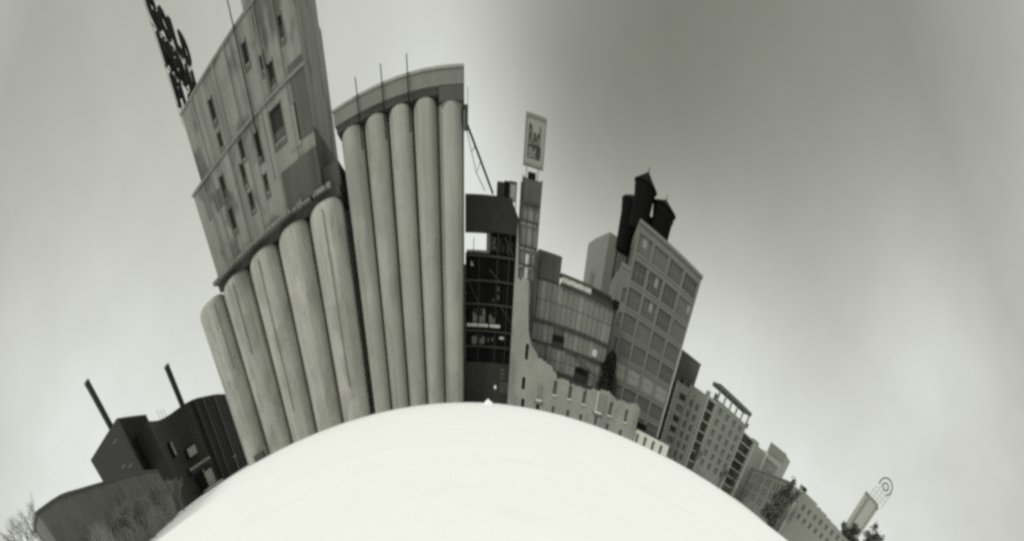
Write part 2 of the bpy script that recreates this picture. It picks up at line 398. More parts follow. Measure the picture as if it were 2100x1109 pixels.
for k_ in range(34):
    x_ = hr.uniform(-56,-31); z_ = hr.uniform(35.6,55); w_ = hr.uniform(.6,1.9); h_ = hr.uniform(1.2,5)
    if z_+h_ > 57 or (z_ < 48.4 < z_+h_) or (z_ < 48.2 and x_+w_ > -37.6 and z_ < 40.5) or (z_ > 48 and x_ < -54): continue
    if any(x_ < b+.3 and x_+w_ > a-.3 and z_ < d+.3 and z_+h_ > c-1 for a,b,c,d in low_ops+up_ops+[(-34.8,-31.8,41,46),(-32.4,-29.2,41.5,49.3)]): continue
    mb = MB(); mb.box(x_,x_+w_,137.955,137.995,z_,z_+h_); mb.build('formwork_panel', hr.choice((M_coping3, M_coping, M_coping2, M_head2, M_head2)), E1)
mb = MB(); mb.tube((-40.4,137.7,43),(-40.4,137.7,70),.13,.09,8); mb.build('mast', M_dark, E1)
mb = MB(); mb.box(-34.6,-32.0,137.9,137.98,41.2,45.6); mb.build('repair_patch', M_coping2, E1)
mb = MB(); mb.box(-32.3,-29.35,137.9,137.98,41.6,49.2); mb.build('cladding_panel', M_coping3, E1)
for x in (-59.1,-53.0,-45.8,-29.6):       # conduits on the silo faces
    mb = MB(); cxs = min((-61.3+7.9*i for i in range(5)), key=lambda c: abs(c-x)); y = 140-math.sqrt(max(.1, 3.94**2-(x-cxs)**2))-.04
    mb.tube((x,y,(20 if x < -50 else 6)),(x,y,32.4),.07,n=5); mb.build('conduit', M_metal, E1)

# rooftop letters: three rows standing along the side parapet
SG = thing('rooftop_letter_sign', 'three rows of black skeleton letters standing along the left edge of the headhouse roof', 'sign', (-55.4,140,57.4))
SA = Vector((-55.3,141.0,0)); SB = Vector((-59.0,165.3,0)); sdv = (SB-SA).normalized(); srot = math.atan2(sdv.y, sdv.x)
rows = (('GOLD', 70.4), ('MEDAL', 65.3), ('FLOUR', 60.2))
for txt, z in rows:
    size = 3.7/.70; xx = .2; cell = 24.4/len(txt)
    for ch in txt:
        p = SA+sdv*xx
        o = text_part(ch, 'letter', M_letter, SG, (p.x, p.y, z), (R(90),0,srot), size, .2, 1.0, bold=.042)
        wd = max(v.co.x for v in o.data.vertices); o.scale = ((cell-.9)/wd, 1, 1); xx += cell
def roofz(p): return 57.3
for k in range(7):
    p = SA+sdv*(.2+k*4.0); q = Vector((-sdv.y, sdv.x, 0))*.35
    mb = MB(); mb.tube((p.x+q.x,p.y+q.y,57.3),(p.x+q.x,p.y+q.y,73.6),.04,n=5); mb.build('post', M_dark, SG)
for z in (60.1,65.2,70.3):
    mb = MB(); mb.tube((SA.x-.35,SA.y,z),(SB.x-.35,SB.y,z),.06,n=5); mb.build('rail', M_dark, SG)
for k in range(3):
    p = SA+sdv*(2+k*8); mb = MB(); mb.tube((p.x,p.y,67),(p.x+3.2,p.y+.5,57.4),.06,n=5); mb.build('brace', M_dark, SG)

# ------------------------------------------------------------------ second grain elevator
E2 = thing('grain_elevator', 'grain elevator of five narrower smooth concrete silos with a plain parapet band, centre', 'grain elevator', (-12, 141, 0))
for i in range(5):
    cx = -22.2+4.84*i; mb = MB(); mb.lathe(cx, 140, [(2.26,0),(2.26,38.8),(2.16,39.4),(1.85,39.65)], 40); mb.build('silo', M_silo2, E2)
mb = MB(); mb.box(-24.4,-.25,140.2,152,0,39.7); mb.build('core_wall', M_headlow, E2)  # core coloured dark to deepen the shade between silos
mb = MB(); mb.box(-24.9,-.35,138.2,152,39.72,40.35); mb.build('soffit_shade_band', M_coping3, E2)  # darker colour paints the shade below the parapet
mb = MB(); mb.box(-25.1,-.3,137.7,152.3,40.36,41.8); mb.build('parapet', M_coping, E2)
mb = MB(); mb.box(-25.2,-.2,137.55,152.4,41.8,42.05); mb.build('coping', M_silo2, E2)
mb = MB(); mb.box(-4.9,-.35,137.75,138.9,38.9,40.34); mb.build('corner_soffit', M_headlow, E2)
for x in (-20.1,-15.3,-10.5):
    mb = MB(); mb.tube((x,137.35,36.5),(x,137.35,43.6),.13,.1,6); mb.build('vent_pipe', M_dark, E2)
mb = MB(); mb.tube((-5.1,138.0,0),(-5.1,138.0,38.5),.12,n=6); mb.build('downpipe', M_metal, E2)
mb = MB(); mb.box(-.2,.55,138.5,141.5,36.9,38.7); mb.build('conveyor_head', M_metal, E2)

# inclined conveyor gantry between elevator and black ruin
CV = thing('conveyor_gantry', 'thin dark steel conveyor boom sloping from the silo top down to the black ruin roof', 'conveyor', (3, 142, 30.8))
mb = MB(); mb.tube((.4,141,37.4),(5.9,142.5,30.6),.20,n=6); mb.build('boom', M_dark, CV)
mb = MB(); mb.tube((.3,141,36.8),(2.3,141.6,32.6),.07,n=5); mb.tube((2.3,141.6,32.6),(4.2,142.2,30.8),.07,n=5); mb.build('lower_chord', M_metal, CV)
for p, q in (((2.3,141.6,32.6),(3.2,141.8,34.0)), ((1.3,141.3,34.8),(2.0,141.4,35.4))):
    mb = MB(); mb.tube(p, q, .06, n=5); mb.build('strut', M_metal, CV)
mb = MB(); mb.tube((.45,139.5,38.6),(.45,139.5,40.6),.05,n=5); mb.build('antenna', M_metal, CV)

# ------------------------------------------------------------------ black ruined mill block
RU = thing('ruined_mill_block', 'black burnt-out mill block with see-through gap and broken windows, right beside the silos', 'ruin', (6, 150, 0))
F = Fr((0.0,145), (11.9,145))
mb = MB(); mb.box(0.0,10.3,145,146.6,26.5,30.95); mb.prism([(10.3,145),(12.0,145),(12.0,146.6),(10.3,146.6)],26.5,[30.6,28.6,28.6,30.6]); mb.build('upper_block', M_clad, RU)
mb = MB(); mb.box(5.8,11.9,145.6,147.5,23.6,26.5); mb.build('shaft', M_char, RU)
mb = MB(); mb.box(4.9,5.8,145.8,147.0,23.9,26.5); mb.build('gap_post', M_coping, RU)
wins = [(1.9,3.0,13.7,16.0),(3.5,5.0,13.7,16.1),(5.9,7.4,13.7,15.5),(1.7,3.0,10.2,11.9),(3.6,5.0,10.3,12.0),(5.7,6.1,10.6,11.7),(6.6,7.2,10.9,11.8)]
mb = MB(); F.wall(mb, 0.05, 11.85, 7.2, 23.7, wins+[(7.7,8.3,18.5,19.4),(7.7,8.4,17.3,18.2),(6.6,7.1,17.0,17.6),(8.7,9.4,16.0,16.3),(1.4,2.0,22.0,22.6)], .6); mb.box(0.05,1.3,145.6,149,7.2,23.7); mb.box(9.6,11.85,145.6,149,7.2,23.6)
mb.build('burnt_wall', M_char, RU)
mb = MB(); mb.box(0.4,11.6,149.0,149.5,8,21); mb.build('inner_back_wall', M_balc, RU)
mb = MB(); mb.box(-.5,12.0,144.4,149,0,7.25); mb.build('base_wall', M_clad, RU)
rp_ = random.Random(9)
for a,b,c,d in wins:
    k = max(1, int((b-a)/.55))
    for q in range(k):
        u0 = a+(b-a)*q/k+.05; u1 = a+(b-a)*(q+1)/k-.05; hh = (d-c)*rp_.uniform(.45,1)
        mb = MB(); mb.hexa([(u0,145.3,c+.03),(u1,145.3,c+.03),(u1,145.34,c+.03),(u0,145.34,c+.03),(u0,145.3,c+hh),(u1,145.3,c+hh*rp_.uniform(.8,1)),(u1,145.34,c+hh*.9),(u0,145.34,c+hh)]); mb.build('broken_pane', M_pane, RU)
for u0,u1,c,d in ((7.7,8.3,18.5,19.4),(7.7,8.4,17.3,18.2),(6.6,7.1,17.0,17.6),(8.7,9.4,16.0,16.3),(1.4,2.0,22.0,22.6)):
    mb = MB(); mb.box(u0+.05,u1-.1,145.3,145.34,c+.1,d-.05); mb.build('broken_pane', M_pane, RU)
mb = MB(); mb.box(-.6,.04,145.7,149,0,22.2); mb.build('party_wall', M_clad, RU)
for a,b in ((.4,3.1),(3.35,5.7),(6.1,8.7)):
    mb = MB(); mb.box(a,b,144.5,145.1,13.05,13.5); mb.build('snowy_sill', M_stonecap, RU)
mb = MB(); mb.box(8.7,9.8,144.7,145.1,11.3,11.7); mb.build('snowy_sill', M_stonecap, RU)
mb = MB(); mb.box(.3,5.4,145.2,146,23.7,24.1); mb.build('gap_ledge', M_panelb, RU)
for x in (.6,3.25,5.5,7.5,8.5,10.2,11.5):
    mb = MB(); mb.box(x-.11,x+.11,144.75,144.98,7.3,26.4 if x > 5.5 else 23.6); mb.build('steel_column', M_clad if x in (3.25,7.5,10.2) else M_dark, RU)
for z in (9.9,12.4,16.5,19.9,23.3):
    mb = MB(); mb.box(.1,11.9,144.62,144.76,z-.12,z+.12); mb.build('steel_beam', M_floor, RU)
for p_, q_ in (((5.6,21.5),(8.4,19.9)),((8.6,16.4),(11.4,14)),((.8,19.8),(3.2,16.6)),((6,25.8),(7.4,24)),((9,26),(11.2,23.6))):
    mb = MB(); mb.tube((p_[0],144.7,p_[1]),(q_[0],144.7,q_[1]),.1,n=5); mb.build('fallen_beam', M_floor, RU)
for x_ in (7.9,8.7,9.6,10.6):
    mb = MB(); mb.box(x_,x_+.3,145.4,145.58,24.0,25.4+.5*math.sin(x_*5)); mb.build('charred_post', M_floor, RU)
mb = MB(); mb.tube((1.95,144.9,22),(1.95,144.9,25.6),.08,n=5); mb.build('spike', M_dark, RU)
mb = MB(); mb.box(6.9,8.4,145.2,147.5,30.9,32.7); mb.build('roof_hut', M_clad, RU)
mb = MB(); mb.box(8.4,9.6,145.2,147.5,30.9,32.9); mb.build('stair_head', M_char, RU)
mb = MB(); mb.box(9.6,11.0,145.4,145.5,30.6,32.8); mb.build('translucent_screen', M_pale, RU)
mb = MB(); mb.box(9.5,11.15,145.25,145.6,32.8,33.0); mb.box(10.98,11.15,145.25,145.6,29.6,32.8); mb.build('screen_frame', M_metal, RU)
for x in (6.2,6.7,7.4):
    mb = MB(); mb.box(x,x+.16,145.3,145.55,24.2,25.9); mb.build('lit_sliver', M_coping, RU)
for x0, z0 in ((9.4,2.2),(10.6,2.2),(9.4,4.6)):
    window(RU, Fr((0,144.4),(12,144.4)), x0, z0, .9, 1.7, 2, 2, dep=.01)

# lamp post and snow heap in front of it
LP = thing('globe_lamp', 'globe lamp post standing before the base of the black ruined block', 'street lamp', (7.4,132,0))
mb = MB(); mb.tube((7.4,132,0),(7.4,132,2.6),.06,.05,8); mb.build('post', M_metal, LP)
mb = MB(); mb.lathe(7.4,132,[(.05,2.55),(.2,2.6),(.3,2.8),(.28,3.0),(.15,3.15),(.02,3.2)],12); mb.build('globe', M_lamp, LP)
mb = MB()
prof = []
for i in range(15):
    for j in range(9):
        u = i/14; v = j/8; r = 4*u*(1-u)*4*v*(1-v)
        prof.append((4.2+2.1*u, 118+2*v, -.05+.95*r**.6*(.6+.5*noise.noise(Vector((u*3+2, v*3, 1)))+.3*u)))
mb.add(prof, [(i*9+j,(i+1)*9+j,(i+1)*9+j+1,i*9+j+1) for i in range(14) for j in range(8)], True)
tag(mb.build('snow_heap', M_snow), 'small white heap of snow in front of the black ruined block', 'snow heap')

# ------------------------------------------------------------------ sign tower
TW = thing('sign_tower', 'slim lattice elevator tower holding up the upright billboard, right of the black ruin', 'tower', (14, 142.5, 20))
for x in (12.0,15.95):
    for y in (141,144.5):
        mb = MB(); mb.box(x-.14,x+.14,y-.14,y+.14,11.5,33.0); mb.build('corner_post', M_metal, TW)
for x in (13.3,14.7):
    mb = MB(); mb.box(x-.09,x+.09,141,141.2,19.5,30.0); mb.build('stud', M_metal, TW)
for z in (20.2,22.3,24.7,27.8,30.0):
    mb = MB(); mb.box(12.15,15.8,140.84,141.15,z-.18,z+.18); mb.build('floor_beam', M_metal, TW)
mb = MB(); mb.box(12.15,15.8,141.25,144.3,30.1,32.9); mb.build('machine_room', M_clad, TW, label='dark boxed top of the tower'); 
mb = MB(); mb.box(12.2,15.75,141.05,141.24,30.2,32.8); mb.build('cladding', M_headlow, TW)
for (x0,x1) in ((12.15,13.2),(13.4,14.6),(14.8,15.8)):
    for (z0,z1) in ((20.4,22.1),(22.5,24.5),(24.9,27.6),(28.0,29.8)):
        mb = MB(); mb.box(x0,x1,141.3,141.36,z0,z1); mb.build('glass_panel', M_panelb if (x0 == 13.4) else M_panel, TW)
mb = MB(); mb.box(13.6,14.3,140.95,141.04,20.6,23.8); mb.build('bright_panel', M_white, TW)
mb = MB(); mb.box(12.6,15.4,141.4,144,10,20.1); mb.build('lower_shaft', M_coping, TW)
mb = MB(); mb.box(13.0,14.6,141,142,32.9,33.6); mb.build('roof_box', M_dark, TW)
for x in (12.6,15.0):
    mb = MB(); mb.box(x-.07,x+.07,141.4,141.54,32.9,34.6); mb.build('sign_leg', M_metal, TW)
BB = thing('billboard', 'upright framed billboard with tall dark lettering on top of the slim tower', 'billboard', (13.9,141.3,34.5))
mb = MB(); mb.box(12.0,15.85,141.2,141.6,34.5,39.3); mb.build('board', M_signface, BB)
mb = MB(); mb.box(11.85,16.0,141.05,141.7,39.3,39.62); mb.box(11.85,16.0,141.05,141.7,34.25,34.5); mb.box(11.85,12.0,141.05,141.7,34.5,39.3); mb.box(15.85,16.0,141.05,141.7,34.5,39.3); mb.build('frame', M_coping, BB)
mb = MB(); mb.box(12.55,15.2,141.16,141.2,35.1,36.5); mb.build('painted_panel', M_signdark, BB)
text_part('Red', 'lettering', M_signdark, BB, (12.5,141.12,36.3), (R(90),0,0), 3.3, .03, .47)
text_part('Bld', 'lettering', M_signface, BB, (12.75,141.13,35.2), (R(90),0,0), 1.5, .02, .75)

# ------------------------------------------------------------------ ruined limestone wall
RW = thing('ruined_stone_wall', 'jagged pale limestone ruin wall with narrow empty windows along the snow edge', 'ruin wall', (28,138.5,0))
top = [(11.2,27.0),(11.6,24.0),(11.9,20.3),(12.6,19.7),(13.4,20.4),(14.5,19.9),(14.75,16.5),(15.2,13.2),(15.9,11.2),(16.4,10.7),(17.2,10.2),(18.0,9.3),(19.0,9.1),(20.1,8.5),(21.2,8.3),(22.2,7.6),(23.0,7.5),(23.5,6.5),(25.2,6.5),(26.6,6.3),(26.95,6.1),(27.9,6.1),(28.6,6.0),(29.8,6.2),(30.9,6.1),(31.8,6.0),(33.2,6.3),(33.9,6.6),(35.0,6.5),(36.2,7.3),(37.8,7.2),(38.6,7.0),(39.6,6.8),(41.2,6.6),(42.9,6.9),(44.4,6.8),(46.0,7.2),(47.4,7.0)]
t2 = []; jr = random.Random(21); jj = [0]
for (a, za), (b, zb) in zip(top[:-1], top[1:]):
    n = max(1, int((b-a)/.35))
    for i in range(n):
        jj[0] = jj[0]*.6+jr.uniform(-.2,.2)
        t2.append((round(a+(b-a)*i/n, 3), round(za+(zb-za)*i/n+random.uniform(-.13,.13)+(jr.choice((.35,.1,0,-.1,-.3)) if jr.random() < .45 else jj[0]), 3)))
t2.append(top[-1])
F = Fr((0,138), (60,138))
ops = [(15.0,15.5,8.3,10.8),(14.7,15.3,3.2,5.3),(14.9,15.5,-.2,1.5),(18.9,19.5,2.0,4.4) if 0 else (18.95,19.6,-.2,1.0),(23.0,23.7,3.5,5.9),(23.2,23.7,0,1.3),(27.1,27.75,3.5,5.85),(27.3,27.9,-.1,1.3),(31.1,31.75,3.4,5.7),(31.0,31.6,-.1,1.3),(35.3,35.9,0.2,2.2),(38.8,39.4,3.1,5.6),(38.9,39.4,-.1,1.3),(43.5,44.1,3.1,5.6),(43.0,43.5,-.1,1.2)]
ops = [(a-.14, b+.14, c, d) for a, b, c, d in ops]
mb = MB(); F.wall(mb, 11.2, 47.4, -.3, t2, ops, .7)
mb.add([F.P(11.2,-.3),F.P(11.2,-.3,-.7),F.P(11.2,27,-.7),F.P(11.2,27)], [(3,2,1,0)]); mb.add([F.P(47.4,-.3),F.P(47.4,-.3,-.7),F.P(47.4,7,-.7),F.P(47.4,7)], [(0,1,2,3)])
bk = [(u, -.7) for u in ()]
mb.build('wall', M_stone, RW)
mb = MB()
for (a, za), (b, zb) in zip(t2[:-1], t2[1:]):
    if any(o[0]-.01 < (a+b)/2 < o[1]+.01 for o in ops): zz = min(za, zb)
    mb.add([F.P(a,-.3,-.7),F.P(b,-.3,-.7),F.P(b,zb,-.7),F.P(a,za,-.7)], [(3,2,1,0)])
mb.build('rear_face', M_stone, RW)
for o in ops:
    a, b, c, d = o[:4]; mb = MB()
    mb.box(a,b,138.45,138.5,max(0,c),d); mb.build('opening', M_open if c < 9 and a < 20 else M_glass, RW)
for o in ops:
    if o[2] > 3 and o[0] > 20:
        mb = MB(); mb.box(o[0]-.15,o[1]+.15,137.7,138.2,o[2]-.3,o[2]-.02); mb.build('sill', M_stonecap, RW)
for x0,x1,z in ((18.5,20.1,1.55),(34.6,36.7,2.5)):
    mb = MB(); mb.box(x0,x1,137.5,137.98,z,z+.42); mb.build('lintel', M_stonecap, RW)
    for x in (x0-.1,x1-.2):
        mb = MB(); mb.box(x,x+.3,137.6,137.98,z-.35,z+.25); mb.build('bracket', M_metal, RW)
mb = MB(); mb.box(18.85,20.1,137.9,137.97,2.1,4.6); mb.build('blocked_window', M_coping, RW)
mb = MB(); mb.box(35.2,37.7,137.9,137.97,3.0,6.4); mb.build('blocked_window', M_coping, RW)
mb = MB(); mb.box(34.9,35.15,137.85,137.98,2.6,6.6); mb.build('pale_quoin', M_stonecap, RW)

WB = thing('low_white_building', 'low white building with three arched windows at the foot of the big loft block', 'building', (52.5,140,0))
F = Fr((47.8,138.6), (59.0,138.6)); mb = MB()
aw = [(3.0,3.9,-.1,1.7),(5.7,6.6,-.1,1.7),(8.4,9.3,-.1,1.7),(.5,1.3,-.1,1.6)]
F.wall(mb, 0, 11.2, -.3, 2.75, aw, .3); mb.box(47.8,59.0,138.9,146,-.3,2.75); mb.build('wall', M_white, WB)
for a,b,c,d in aw:
    mb = MB(); mb.box(47.8+a,47.8+b,138.82,138.88,0,d); mb.build('window', M_glass, WB)
    mb = MB(); mb.add([(47.8+a-.05,138.58,d)]+[(47.8+(a+b)/2-math.cos(t)*.5,138.58,d-.02+math.sin(t)*.42) for t in [math.pi*i/8 for i in range(9)]], [tuple(range(9,-1,-1))]); mb.build('arch_head', M_glass, WB)

# ------------------------------------------------------------------ glass museum front
GB = thing('glass_front_building', 'weathered grid of glass panels with dark steel beams behind the stone ruin wall', 'building', (27,150,0))
mb = MB(); mb.box(16.9,38.2,146.6,160,0,21.9); mb.build('body', M_coping, GB)
mb = MB(); mb.box(17.0,22.7,145.9,152,21.9,25.7); mb.build('lift_tower', M_headlow, GB, label='dark box rising at the left end')
cols = [17.0+1.375*i for i in range(16)]
for i in range(15):
    x0 = cols[i]+.05; x1 = cols[i+1]-.05
    for j, (z0, z1) in enumerate(((7.2,9.6),(9.7,11.9),(12.3,15.2),(15.8,18.8),(18.9,21.6))):
        xa = (x0+x1)/2
        if 22.3 < xa < 25.7 and j == 2: continue
        if 29.6 < xa < 33.3 and j in (0,): continue
        mb = MB(); mb.box(x0, x1, 146.0+random.uniform(-.04,.04), 146.2, z0, z1); mb.build('panel', random.choice((M_panel, M_panel, M_panelb)), GB)
mb = MB(); mb.box(16.6,37.6,145.6,146.05,15.25,15.75); mb.build('steel_beam', M_metal, GB)
mb = MB(); mb.box(25.9,38.4,145.5,146.05,11.9,12.2); mb.build('steel_beam', M_metal, GB)
mb = MB(); mb.box(17.8,21.2,145.5,145.9,11.9,12.3); mb.build('steel_beam', M_metal, GB)
mb = MB(); mb.box(22.8,29.2,145.5,145.9,7.6,7.9); mb.build('steel_beam', M_metal, GB)
mb = MB(); mb.box(23.0,37.4,145.5,146.1,21.65,22.15); mb.build('eaves_beam', M_metal, GB)
mb = MB(); mb.box(21.0,21.2,145.6,145.9,8.2,11.9); mb.build('steel_post', M_metal, GB)
mb = MB(); mb.box(37.2,37.7,145.4,145.95,11.6,22.4); mb.build('steel_post', M_metal, GB)
mb = MB(); mb.box(16.55,16.8,145.5,145.9,11.2,24.8); mb.build('steel_post', M_metal, GB)
mb = MB(); mb.box(17.5,17.66,145.6,145.9,15.8,24.6); mb.build('steel_post', M_metal, GB)
for x0,x1,z0,z1 in ((22.4,25.5,11.8,14.0),(29.7,33.2,7.5,9.9)):
    mb = MB(); mb.box(x0,x1,145.85,146.4,(z0+z1)/2,z1); mb.build('dark_window', M_open, GB)
    mb = MB(); mb.box(x0,x1,145.8,146.3,z0,(z0+z1)/2); mb.build('balcony_front', M_clad, GB)
for i in range(4):
    mb = MB(); mb.box(23.2+1.95*i,24.95+1.95*i,146.2,146.4,22.2,23.1); mb.build('clerestory_pane', M_white, GB)
mb = MB(); mb.box(22.9,36.0,146.0,149,23.15,23.5); mb.build('roof_slab', M_metal, GB)
mb = MB(); mb.box(31.1,37.6,146.2,149.5,22.2,23.14); mb.build('roof_curb', M_clad, GB)
mb = MB(); mb.box(33.4,34.7,145.85,145.98,12.7,13.9); mb.build('bright_pane', M_white, GB)
mb = MB(); mb.tube((28.5,145.3,11.8),(35.2,145.3,9.2),.1,n=5); mb.tube((28.5,145.3,11.6),(34.4,145.3,8.2),.08,n=5); mb.build('stair_brace', M_metal, GB)
mb = MB(); mb.box(36.6,37.9,144.6,146,21.8,23.1); mb.build('corner_box', M_dark, GB)

# conifer behind the ruin wall, made up in place of dark ruined steel
def conifer_standin(name, x, y, h, r, z0, label):
    t = thing(name, label, 'tree', (x,y,0))
    mb = MB(); mb.tube((x,y,0),(x,y,h*.95),.22,.04,8); mb.build('trunk', M_bark, t)
    vs = []; fs = []
    for k in range(4200):
        u = random.random()**.8; z = z0+(h-z0)*u; a = random.random()*6.283
        prof = (1-u)**.55*min(1, .55+u*3)
        rr = r*prof*(.55+.5*random.random())*(1+.22*math.sin(a*3+z)); s = .22+.18*random.random()
        c = Vector((x+rr*math.cos(a), y+rr*math.sin(a), z)); d = Vector((math.cos(a), math.sin(a), -.5)).normalized()*s*1.6; w = Vector((-math.sin(a), math.cos(a), random.uniform(-.4,.4)))*s*.5
        o = len(vs); vs += [c-w, c+w, c+d]; fs.append((o,o+1,o+2))
    mb = MB(); mb.add(vs, fs); mb.build('crown', M_leaf, t)
    return t
conifer_standin('conifer_standin', 38.0, 142.5, 15.0, 3.3, 5.0, 'narrow made-up black evergreen in place of dark ruined steel, rising behind the stone ruin beside the loft block')

# ------------------------------------------------------------------ big loft building
BL = thing('loft_building', 'tall gridded loft building with big mullioned windows in four bays and a slab parapet', 'building', (48,170,0))
F = Fr((38.1,150), (59.1,150))
U = lambda x: x-38.1
wz = [(34.0,2.9),(29.8,3.3),(25.5,3.3),(21.2,3.3),(16.9,3.3),(12.7,3.2),(8.4,3.2),(4.2,2.6)]
bays = [(41.1,44.7),(45.4,49.3),(50.0,53.9),(54.6,58.5)]
ops = []
for zc,h in wz:
    for a,b in bays: ops.append((U(a),U(b),zc-h/2,zc+h/2))
side_ops = [(U(39.5),U(40.5),z-1.2,z+1.2) for z in (25.3,21.2,16.9)]
mb = MB(); F.wall(mb, U(40.6), 21.0, 0, 36.6, [o for o in ops], .4); F.wall(mb, 0, U(40.6), 0, 29.6, side_ops, .4)
mb.prism([(40.6,150.42),(59.08,150.42),(67.2,191),(48.7,191)], 0, 36.55)
mb.prism([(38.12,150.42),(40.6,150.42),(50.6,184),(43.2,184)], 0, 29.55)
mb.add([(40.6,150,29.6),(40.6,150.42,29.6),(40.6,150.42,36.6),(40.6,150,36.6)], [(0,1,2,3)])
mb.add([(59.1,150,0),(59.1,150.42,0),(59.1,150.42,36.6),(59.1,150,36.6)], [(3,2,1,0)])
mb.build('wall', M_brick, BL)
mb = MB(); mb.prism([(40.45,149.7),(59.25,149.7),(67.4,191.2),(48.6,191.2)], 36.62, 37.15); mb.build('parapet', M_trim, BL)
mb = MB(); mb.box(38.0,40.55,149.85,150.0,29.3,29.9); mb.build('annex_coping', M_trim, BL)
for i, (zc,h) in enumerate(wz):
    for j, (a,b) in enumerate(bays):
        g = random.choice((M_glass, M_glassd, M_glassm, M_glass))
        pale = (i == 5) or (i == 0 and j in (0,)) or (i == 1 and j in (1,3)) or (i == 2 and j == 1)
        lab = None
        if i == 5: g = M_glassb; lab = 'window with a reflection painted into its pale panes'  # paler glass colour carries the bright reflection
        window(BL, F, U(a), zc-h/2, b-a, h, 4 if j else 3, 2, gm=g, dep=-.36, label=lab)
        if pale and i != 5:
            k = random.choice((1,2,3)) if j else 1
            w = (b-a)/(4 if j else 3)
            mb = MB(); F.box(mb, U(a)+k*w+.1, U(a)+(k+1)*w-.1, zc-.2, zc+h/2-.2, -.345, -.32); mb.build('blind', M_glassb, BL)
for z in (25.3,21.2,16.9): window(BL, F, U(39.5), z-1.2, 1.0, 2.4, 2, 2, dep=-.36)
for zc,h in wz:
    mb = MB(); F.box(mb, U(41.0), U(58.6), zc-h/2-.32, zc-h/2-.02, .01, .14); mb.build('spandrel_sill', M_trim, BL)
for x in (40.85,45.05,49.65,54.25,58.8):
    mb = MB(); F.box(mb, U(x)-.16, U(x)+.16, 0, 36.6, .005, .08); mb.build('pier', M_trim, BL)
mb = MB(); F.box(mb, U(50.6), U(59.0), 2.9, 3.3, .15, 1.0); mb.build('canopy', M_metal, BL)
mb = MB(); F.box(mb, U(50.7), U(54.6), 3.32, 4.6, .16, .4); mb.build('dark_fascia', M_dark, BL)
mb = MB(); F.box(mb, U(58.98), U(59.2), 2.9, 24, -.3, .12); mb.build('corner_trim', M_stonecap, BL)
SF = Fr((48.7,191), (40.6,150.42))
for u0 in (24,33):
    mb = MB(); SF.box(mb, u0, u0+6, 31.5, 35.4, .005, .06); mb.build('side_window', M_glass, BL)

# rooftop tanks
def tank(x, y, r, zb, zr, zt, label, cone=True, leg=37.1):
    t = thing('rooftop_tank', label, 'water tank', (x,y,leg), 'tanks on the loft roof')
    mb = MB(); mb.lathe(x, y, [(r*.86,zb),(r*.90,zr-1.6),(r*.98,zr-.9),(r*1.0,zr)], 28); mb.build('drum', M_dark, t)
    mb = MB(); mb.lathe(x, y, [(r*1.10,zr+.01),(r*1.10,zr+.15),(r*.45,zr+(zt-zr)*.55),(.12,zt-.25),(.06,zt+.5)] if cone else [(r*1.08,zr+.01),(r*.9,zr+.5),(.3,zt)], 28); mb.build('cap', M_dark, t)
    for i in range(6):
        a = 2*math.pi*(i+.5)/6; mb = MB(); mb.tube((x+r*.7*math.cos(a),y+r*.7*math.sin(a),leg),(x+r*.7*math.cos(a),y+r*.7*math.sin(a),zb+.02),.13,n=6); mb.build('leg', M_dark, t)
    return t
tank(43.8,163,2.75,38.2,44.9,47.3,'tallest black rooftop tank with pointed cap, middle of the three')
tank(49.6,163,2.95,38.2,44.1,45.9,'black rooftop tank with pointed cap standing right of the tallest one')
tank(42.3,168,2.5,34.8,42.5,43.8,'lowest and leftmost black rooftop tank, half hidden behind the tallest one', False, 29.6)
mb = MB(); mb.box(46.6,49.4,164,167,37.16,41.6); mb.box(46.5,49.5,163.9,167.1,41.6,41.9)
tag(mb.build('tank_housing', M_dark), 'squat black housing between the pointed rooftop tanks', 'roof housing')

# buildings behind the loft
t = thing('slab_tower', 'pale narrow tower with chamfered edge peeping out behind the loft block left of the tanks', 'building', (42,185,0))
mb = MB(); mb.prism([(37.9,195),(38.1,187),(39.5,175),(52,175),(52,198),(40,198)], 0, 38.0)
mb.build('wall', M_pale2, t)
mb = MB(); mb.prism([(38.0,194),(39.8,184),(41.5,184),(41,194)], 38.0, 38.3); mb.build('roof_slab', M_coping, t)
mb = MB(); mb.prism([(37.0,187.2),(38.06,187),(38.4,183),(37.3,183.4)], 0, 31.5); mb.build('chamfer_wing', M_pale2, t)
t = thing('rear_block', 'plain mid-grey block rising behind the right edge of the loft building', 'building', (68,178,0))
mb = MB(); mb.prism([(60,176),(77,175),(77,190),(60,190)], 0, 26.6); mb.build('wall', M_darkbrick, t)
mb = MB(); mb.prism([(60,175.8),(77.1,174.8),(77.1,190.1),(60,190.1)], 26.61, 26.9); mb.build('coping', M_coping, t)

# ------------------------------------------------------------------ added dark bay, painting the condominium's side face in shade
t = thing('shaded_side_bay', 'narrow dark bay added as the shaded side of the balcony flats, next to the loft building', 'building', (64,168,0))
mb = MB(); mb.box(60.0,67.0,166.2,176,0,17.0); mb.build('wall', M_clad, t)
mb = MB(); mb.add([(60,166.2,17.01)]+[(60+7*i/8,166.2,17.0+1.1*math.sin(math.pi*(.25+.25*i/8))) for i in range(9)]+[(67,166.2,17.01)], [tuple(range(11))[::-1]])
mb.box(61.5,66.8,166.4,172,17.01,17.8); mb.build('roof', M_clad, t)

